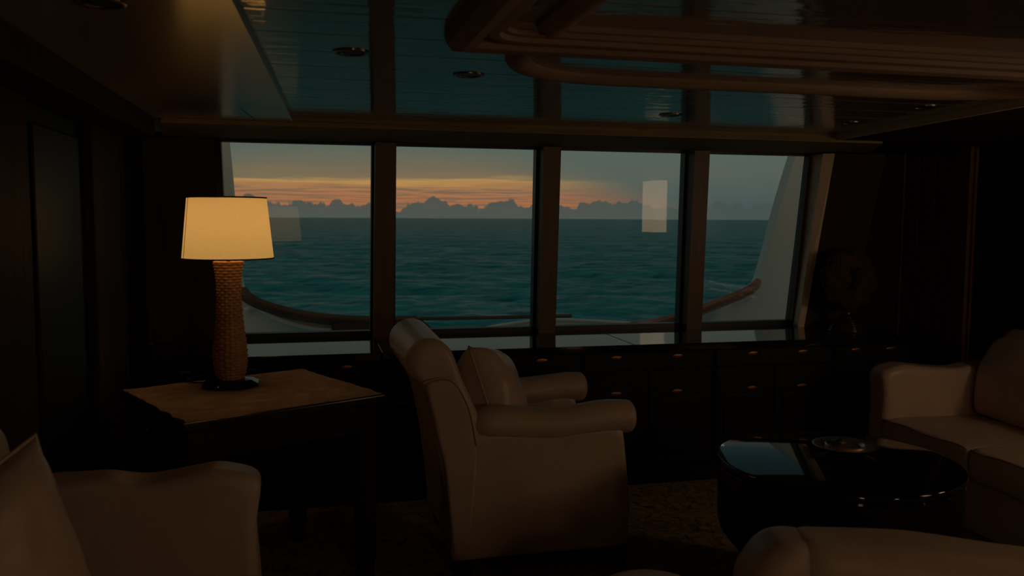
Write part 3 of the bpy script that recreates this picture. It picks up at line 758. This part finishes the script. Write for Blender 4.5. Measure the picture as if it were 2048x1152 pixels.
def armchair(loc, rz, label, group):
    r = thing('armchair', label, 'armchair', loc, rz, group)
    # shell sides
    for s, nm in ((-1, 'a'), (1, 'b')):
        out = rpoly([(-.345, .092, .015), (.392, .092, .02), (.405, .26, .12), (.385, .43, .1), (.365, .60, .03), (-.30, .60, .03), (-.37, .50, .05)])
        put('side_panel', soft_extrude(out, s*.38 if s < 0 else .265, s*.265 if s < 0 else .38, .02, xz, wob=.003, seed=3), leather, r, smooth='all')
        # rolled arm: loft along x with a slight sag and rounded front
        rings = []; nx = 26
        for i in range(nx+1):
            q = i/nx; x = -.275 + .675*q
            sag = -.014*math.sin(PI*min(1, q/.95))**2 + .006*math.sin(q*9)
            zc_, yc_ = .629 + sag*.8, s*.320
            rad = (.073 + .004*noise.noise((x*6, s*3, 0))) * (1 - .5*max(0, 1 - q/.14)**2)
            ring = []
            for k in range(28):
                a = 2*PI*k/28; ring.append(Vector((x, yc_ + rad*1.0*math.cos(a), zc_ + rad*math.sin(a)*(.97))))
            rings.append(ring)
        last = rings[-1]; c0 = sum(last, Vector())/28
        for k in range(1, 7):
            th = PI/2*k/6; rings.append([c0 + (p - c0)*max(.02, math.cos(th)) + Vector((.035*math.sin(th), 0, 0)) for p in last])
        put('arm', loft(rings), leather, r, smooth='all')
    # back: scroll profile
    bp_ = [Vector(p) for p in ((-.335, .092), (-.352, .25), (-.385, .48), (-.418, .64), (-.445, .76), (-.468, .815))]
    cx_, cz_, rr = -.425, .885, .098
    for k in range(0, 13):
        a = math.radians(212 - k*22); bp_.append(Vector((cx_ + rr*1.0*math.cos(a), cz_ + rr*math.sin(a))) if math.radians(212-k*22) > math.radians(-8) else Vector((0, 0)))
    bp_ = [p for p in bp_ if p.length > .01]
    bp_ += [Vector(p) for p in ((-.300, .82), (-.262, .74), (-.228, .66), (-.205, .56), (-.195, .45), (-.195, .30), (-.21, .20), (-.23, .092))]
    dense = []
    for i, p in enumerate(bp_):
        q = bp_[(i+1) % len(bp_)]; k = max(1, int((q-p).length/.03))
        for j in range(k): dense.append(p + (q-p)*(j/k))
    bk = put('backrest', soft_extrude(dense, -.372, .372, .035, xz, nr=6, nl=18, wob=.006, wscale=5, seed=1), leather, r, smooth='all')
    # flat side facing of the back and its piping
    for s in (-1, 1):
        fac = rpoly([(-.338, .105, .01), (-.28, .105, .01), (-.245, .52, .05), (-.275, .70, .05), (-.335, .83, .04), (-.455, .82, .03), (-.376, .48, .02)])
        put('side_facing', soft_extrude(fac, *( (-.386, -.35) if s < 0 else (.35, .386)), .010, xz, nr=3, nl=3), leather, bk, smooth='all')
        pth = catmull([(-.462, s*.382, .815), (-.40, s*.384, .832), (-.345, s*.384, .82), (-.30, s*.384, .755), (-.272, s*.384, .68), (-.25, s*.384, .56)], 6)
        put('piping', tube(pth, .0045, 8), leather, bk, smooth='all')
    put('seat_deck', box(-.30, .38, -.30, .30, .095, .30, .02, 3), leather, r, smooth=True)
    cu = rpoly([(-.20, .30, .03), (.40, .30, .05), (.425, .385, .05), (.40, .455, .05), (-.20, .45, .03)])
    put('seat_cushion', soft_extrude(cu, -.262, .262, .03, xz, wob=.008, wscale=5, seed=8), leather, r, smooth='all')
    put('front_rail', box(.35, .405, -.30, .30, .095, .31, .02, 3), leather, r, smooth=True)
    for x in (-.29, .36):
        for y in (-.33, .33):
            h0, h1 = .026, .034
            put('foot', loft([[(x-h, y-h, z), (x+h, y-h, z), (x+h, y+h, z), (x-h, y+h, z)] for z, h in ((0, h0), (.095, h1))]), cab_wood, r)
    return r
armchair((.88, 3.605, 0), 0, 'cream leather scroll-back armchair facing right in front of the window', None)
pillow('throw_pillow', 'plump cream leather pillow leaning inside the scroll-back armchair', .42, .25, (.775, 3.60, .685), (math.radians(-20), math.radians(10), math.radians(68)), 2, 'leather pillows')

def sofa(origin, m, depth, length, seat_z, arm_z, back_z, label, seats, back_w, cushions, back_end=-.13):
    """sofa with its far arm at local y=0 reaching towards -y; m=+1 front faces +X, m=-1 front faces -X; local x measured from the back"""
    r = thing('sofa', label, 'sofa', origin)
    X = lambda x: m*x
    def exz(pts): return [Vector((X(p.x), p.y)) for p in pts]
    # far arm and near arm
    for ya, yb in ((-.15, 0.0), (-length, -length+.15)):
        inner, outer = (ya, yb) if yb == 0 else (yb, ya)
        out = exz(rpoly([(.02, .10, .02), (depth-.03, .10, .02), (depth-.015, seat_z-.06, .05), (depth-.02, arm_z-.15, .06), (depth+.0, arm_z-.02, .055), (depth-.13, arm_z+.012, .10), (depth*.48, arm_z-.022, .2), (.22, arm_z+.008, .12), (.02, arm_z+.01, .05)]))
        put('arm', soft_extrude(out, ya, yb, .034, xz, nr=7, nl=6, wob=.009, wscale=4.5, seed=4), leather, r, smooth='all')
    out = exz(rpoly([(.0, .10, .02), (back_w-.03, .10, .02), (back_w, seat_z+.12, .08), (back_w-.06, back_z-.05, .08), (back_w*.45, back_z, .07), (.0, back_z-.06, .06)]))
    put('backrest', soft_extrude(out, -length+.13, back_end, .05, xz, nr=6, nl=14, wob=.008, wscale=4, seed=6), leather, r, smooth='all')
    put('base', box(*sorted((X(.04), X(depth-.09))), -length+.04, -.04, .02, seat_z-.14, .015), leather, r, smooth=True)
    L0 = -.152; span = (length-.304)/seats
    for k in range(seats):
        y1_ = L0 - span*k; y0_ = y1_ - span + .006
        zt = seat_z; zb = seat_z-.075
        cu = exz(rpoly([(.20, seat_z-.15, .02), (depth-.01, seat_z-.15, .02), (depth+.012, zb, .035), (depth+.004, zt-.006, .02), (depth-.05, zt, .03), (.20, zt-.01, .04)]))
        c = put('seat_cushion', soft_extrude(cu, y0_, y1_, .018, xz, nl=12, wob=.010, wscale=4, seed=k*3), leather, r, smooth='all')
        pp = [(X(depth+.006 + .004*math.sin(q*5+k)), y0_+.01+(y1_-y0_-.02)*q/16, zt-.008+.004*math.sin(q*.7+k)) for q in range(17)]
        put('piping', tube(pp, .0045, 8), leather_pipe, c, smooth='all')
        if not cushions: continue
        bc = exz(rpoly([(.19, seat_z-.01, .05), (.36, seat_z-.01, .06), (.33, seat_z+.25, .12), (.24, back_z-.055, .08), (.13, back_z-.06, .06)]))
        put('back_cushion', soft_extrude(bc, y0_+.004, y1_-.004, .045, xz, nr=6, nl=12, wob=.012, wscale=4.5, seed=k*5+2), leather, r, smooth='all')
    for x in (.07, depth-.12):
        for y in (-.07, -length+.07): put('foot', box(*sorted((X(x-.03), X(x+.03))), y-.03, y+.03, 0, .03), cab_wood, r)
    return r
sofa((-.79, 2.70, 0), 1, .645, 1.75, .40, .70, .96, 'cream leather sofa along the left wall, nearest the viewer', 2, .14, False, -.42)
sofa((3.73, 3.90, 0), -1, .87, 2.1, .44, .695, .90, 'cream leather sofa on the right beside the round table', 3, .235, True)
pillow('throw_pillow', 'large soft leather pillow standing up on the left sofa', .52, .17, (-.625, 1.775, .672), (math.radians(-8), math.radians(-15), math.radians(62)), 5, 'leather pillows')

# near sofa back (bottom right): seen from behind
ns = thing('lounge_chair', 'cream leather lounge chair seen from behind at the bottom right', 'armchair', (1.36, 1.62, 0), math.radians(-16))
out = rpoly([(-.27, .12, .02), (.62, .12, .03), (.63, .625, .08), (.40, .65, .2), (0, .69, .3), (-.27, .706, .03)])
put('backrest', soft_extrude(out, -.02, .18, .06, xz, nr=7, nl=6, wob=.010, wscale=4, seed=2), leather, ns, smooth='all')
out = rpoly([(-.40, .12, .02), (-.24, .12, .02), (-.24, .700, .02), (-.34, .698, .09), (-.405, .60, .06)])
put('back_bolster', soft_extrude(out, -.015, .175, .05, xz, nr=7, nl=6, wob=.006, wscale=4, seed=9), leather, ns, smooth='all')
put('seat_cushion', box(-.28, .56, .15, .54, .24, .38, .05, 4), leather, ns, smooth=True)
put('base', box(-.30, .58, .02, .52, .08, .25, .02, 3), leather, ns, smooth=True)
for x in (-.25, .53):
    for y in (.04, .46): put('foot', box(x-.03, x+.03, y-.03, y+.03, 0, .085), cab_wood, ns)
# small round stool peeking in at the bottom edge
st = thing('footstool', 'small rounded leather footstool at the bottom edge before the armchair', 'footstool', (.912, 2.13, 0))
put('cushion', lathe([(.002, .447), (.05, .446), (.10, .440), (.14, .424), (.163, .397), (.168, .36), (.16, .33), (.15, .315), (.002, .315)], 48), leather, st, smooth=True)
put('drum', lathe([(.15, .06), (.155, .08), (.155, .31), (.148, .32)], 48), leather, st, smooth=True)
put('plinth', lathe([(.13, 0), (.135, .01), (.135, .06)], 48), cab_wood, st, smooth=True)

# ------------------------------------------------------------------ round coffee table and dish
cxT, cyT, RT = 1.877, 2.703, .430
cf = thing('coffee_table', 'round black lacquered drum coffee table between armchair and right sofa', 'coffee table', (cxT, cyT, 0))
HT = .576
put('table_top', lathe([(.002, HT), (RT-.012, HT), (RT-.004, HT-.002), (RT, HT-.008), (RT, HT-.018), (RT-.004, HT-.024), (RT-.012, HT-.026), (.3, HT-.026)], 128), gloss_black, cf, smooth=True)
put('bead', lathe([(RT-.018, HT-.026), (RT-.006, HT-.029), (RT-.003, HT-.036), (RT-.006, HT-.043), (RT-.018, HT-.046)], 128), gloss_black, cf, smooth=True)
put('drum', lathe([(RT-.012, HT-.044), (RT-.008, HT-.07), (RT-.008, .42), (RT-.008, .34), (RT-.018, .300), (RT-.045, .265), (RT-.08, .245)], 128), drum_black, cf, smooth=True)
put('plinth', lathe([(RT-.08, .25), (RT-.10, .14), (RT-.09, .03), (RT-.085, 0), (.2, 0)], 96), black_frame, cf, smooth=True)
ds = thing('serving_dish', 'shallow silver dish with a wide rim on the round black table', 'dish', (1.970, 2.787, .5765)); ds.scale = (.87, .87, .87)
put('dish_body', lathe([(.002, .006), (.055, .006), (.062, .010), (.075, .022), (.082, .024), (.115, .026), (.134, .030), (.137, .029), (.134, .026), (.09, .012), (.06, .000), (.002, .000)], 64), silver, ds, smooth=True)
put('inner_ring', lathe([(.066, .020), (.074, .030), (.080, .033), (.084, .030), (.080, .022)], 48), silver, ds, smooth=True)
bm = bmesh.new(); bmesh.ops.create_icosphere(bm, subdivisions=3, radius=.026)
for v in bm.verts: v.co = Vector((v.co.x*1.25, v.co.y, v.co.z*.62)) * (1 + .25*noise.noise(v.co*60))
tag(put('shell', bm, organ, None, (1.961, 2.813, .604), .4, smooth='all'), 'small dark shell lying in the silver dish', 'shell')

# ------------------------------------------------------------------ coral ornament on the counter
co = thing('coral_ornament', 'round brown coral ornament on a ringed base at the end of the counter', 'ornament', (3.135, 4.46, .79), math.radians(8))
prof = []
for k, (ra, z) in enumerate([(.118, 0), (.112, .012), (.104, .024), (.094, .036), (.082, .048), (.066, .060), (.046, .074)]):
    prof += [(ra, z), (ra+.002, z+.004), (ra+.0005, z+.009), (ra-.006, z+.0105)]
prof = [(.002, 0)] + prof + [(.022, .10), (.018, .135), (.002, .136)]
put('ringed_base', lathe(prof, 56), base_wood, co, smooth=True)
bm = bmesh.new(); NU, NV = 150, 60; R = []
for i in range(NU):
    a = 2*PI*i/NU; ring = []
    for j in range(NV):
        bq = 2*PI*j/NV
        P = Vector(((.118 + .064*math.cos(bq))*math.cos(a), .050*math.sin(bq), (.118 + .064*math.cos(bq))*math.sin(a)))
        nrm = Vector((math.cos(bq)*math.cos(a), math.sin(bq), math.cos(bq)*math.sin(a)))
        dsp = .020*noise.noise(P*16) + .014*abs(noise.noise(P*38+Vector((5, 0, 0)))) + .007*noise.noise(P*90) + .010*math.cos(8*a+1)*max(0, math.cos(bq))
        ring.append(P + nrm*dsp + Vector((0, 0, .305)))
    R.append(ring)
vr = [[bm.verts.new(p) for p in r] for r in R]
for i in range(NU):
    for j in range(NV): bm.faces.new((vr[i][j], vr[(i+1) % NU][j], vr[(i+1) % NU][(j+1) % NV], vr[i][(j+1) % NV]))
put('coral_ring', bm, coral, co, smooth='all')
bm = bmesh.new(); bmesh.ops.create_icosphere(bm, subdivisions=4, radius=.046)
for v in bm.verts:
    d = 1 + .3*noise.noise(v.co*40); v.co = Vector((v.co.x*d, v.co.y*.3*d + .02, v.co.z*d + .305))
put('coral_core', bm, coral, co, smooth='all')

# ------------------------------------------------------------------ lamps outside the frame: one mirrored in the window, the others added fill
def wall_lamp(y, z, hw, z0, z1, dp, m, label, watts):
    w = thing('wall_lamp', label, 'lamp', (XR, y, z))
    put('wall_plate', box(-.03, -.015, -.05, .05, -.16, .16, .006), brass, w)
    wo = rpoly([(-.018, -hw, .01), (-.018, hw, .01), (-dp, hw-.02, .04), (-dp, -hw+.02, .04)], 5)
    bm = bmesh.new(); A = [bm.verts.new((p.x, p.y, z0-z)) for p in wo]; B = [bm.verts.new((p.x, p.y, z1-z)) for p in wo]
    for i in range(len(wo)): bm.faces.new((A[i], A[(i+1) % len(wo)], B[(i+1) % len(wo)], B[i]))
    put('shade', bm, m, w, smooth=True)
wall_lamp(.86, 1.6, .21, 1.31, 1.868, .15, shade_wall, 'broad lit fabric wall lamp on the right wall, mirrored in the third window', 0)
wall_lamp(1.75, 1.5, .11, 1.28, 1.70, .14, shade_slim_fill, 'added unseen slim fill lamp on the right wall nearer the sofa', 0)  # unseen lamp added as fill, its mirror image hidden by a post
for lx, la, lb in ((.91, 'added dark side table right behind the viewer carrying a fill lamp', 'added unseen wicker fill lamp standing right behind the viewer'),
                   (3.06, 'added dark side table behind the viewer near the right wall with a fill lamp', 'added unseen wicker fill lamp behind the viewer near the right wall')):
    rt = thing('side_table', la, 'table', (lx, -1.5, 0))
    put('table_top', box(-.25, .25, -.25, .25, .72, .75, .006), table_wood, rt)
    for x in (-.2, .2):
        for y in (-.21, .21): put('leg', box(x-.02, x+.02, y-.02, y+.02, 0, .72, .003), table_wood, rt)
    rl = table_lamp((lx, -1.5, .7505), lb, shade_rear_fill, 5); rl.scale = (.78, .78, 1)  # unseen lamp added behind the camera as frontal fill
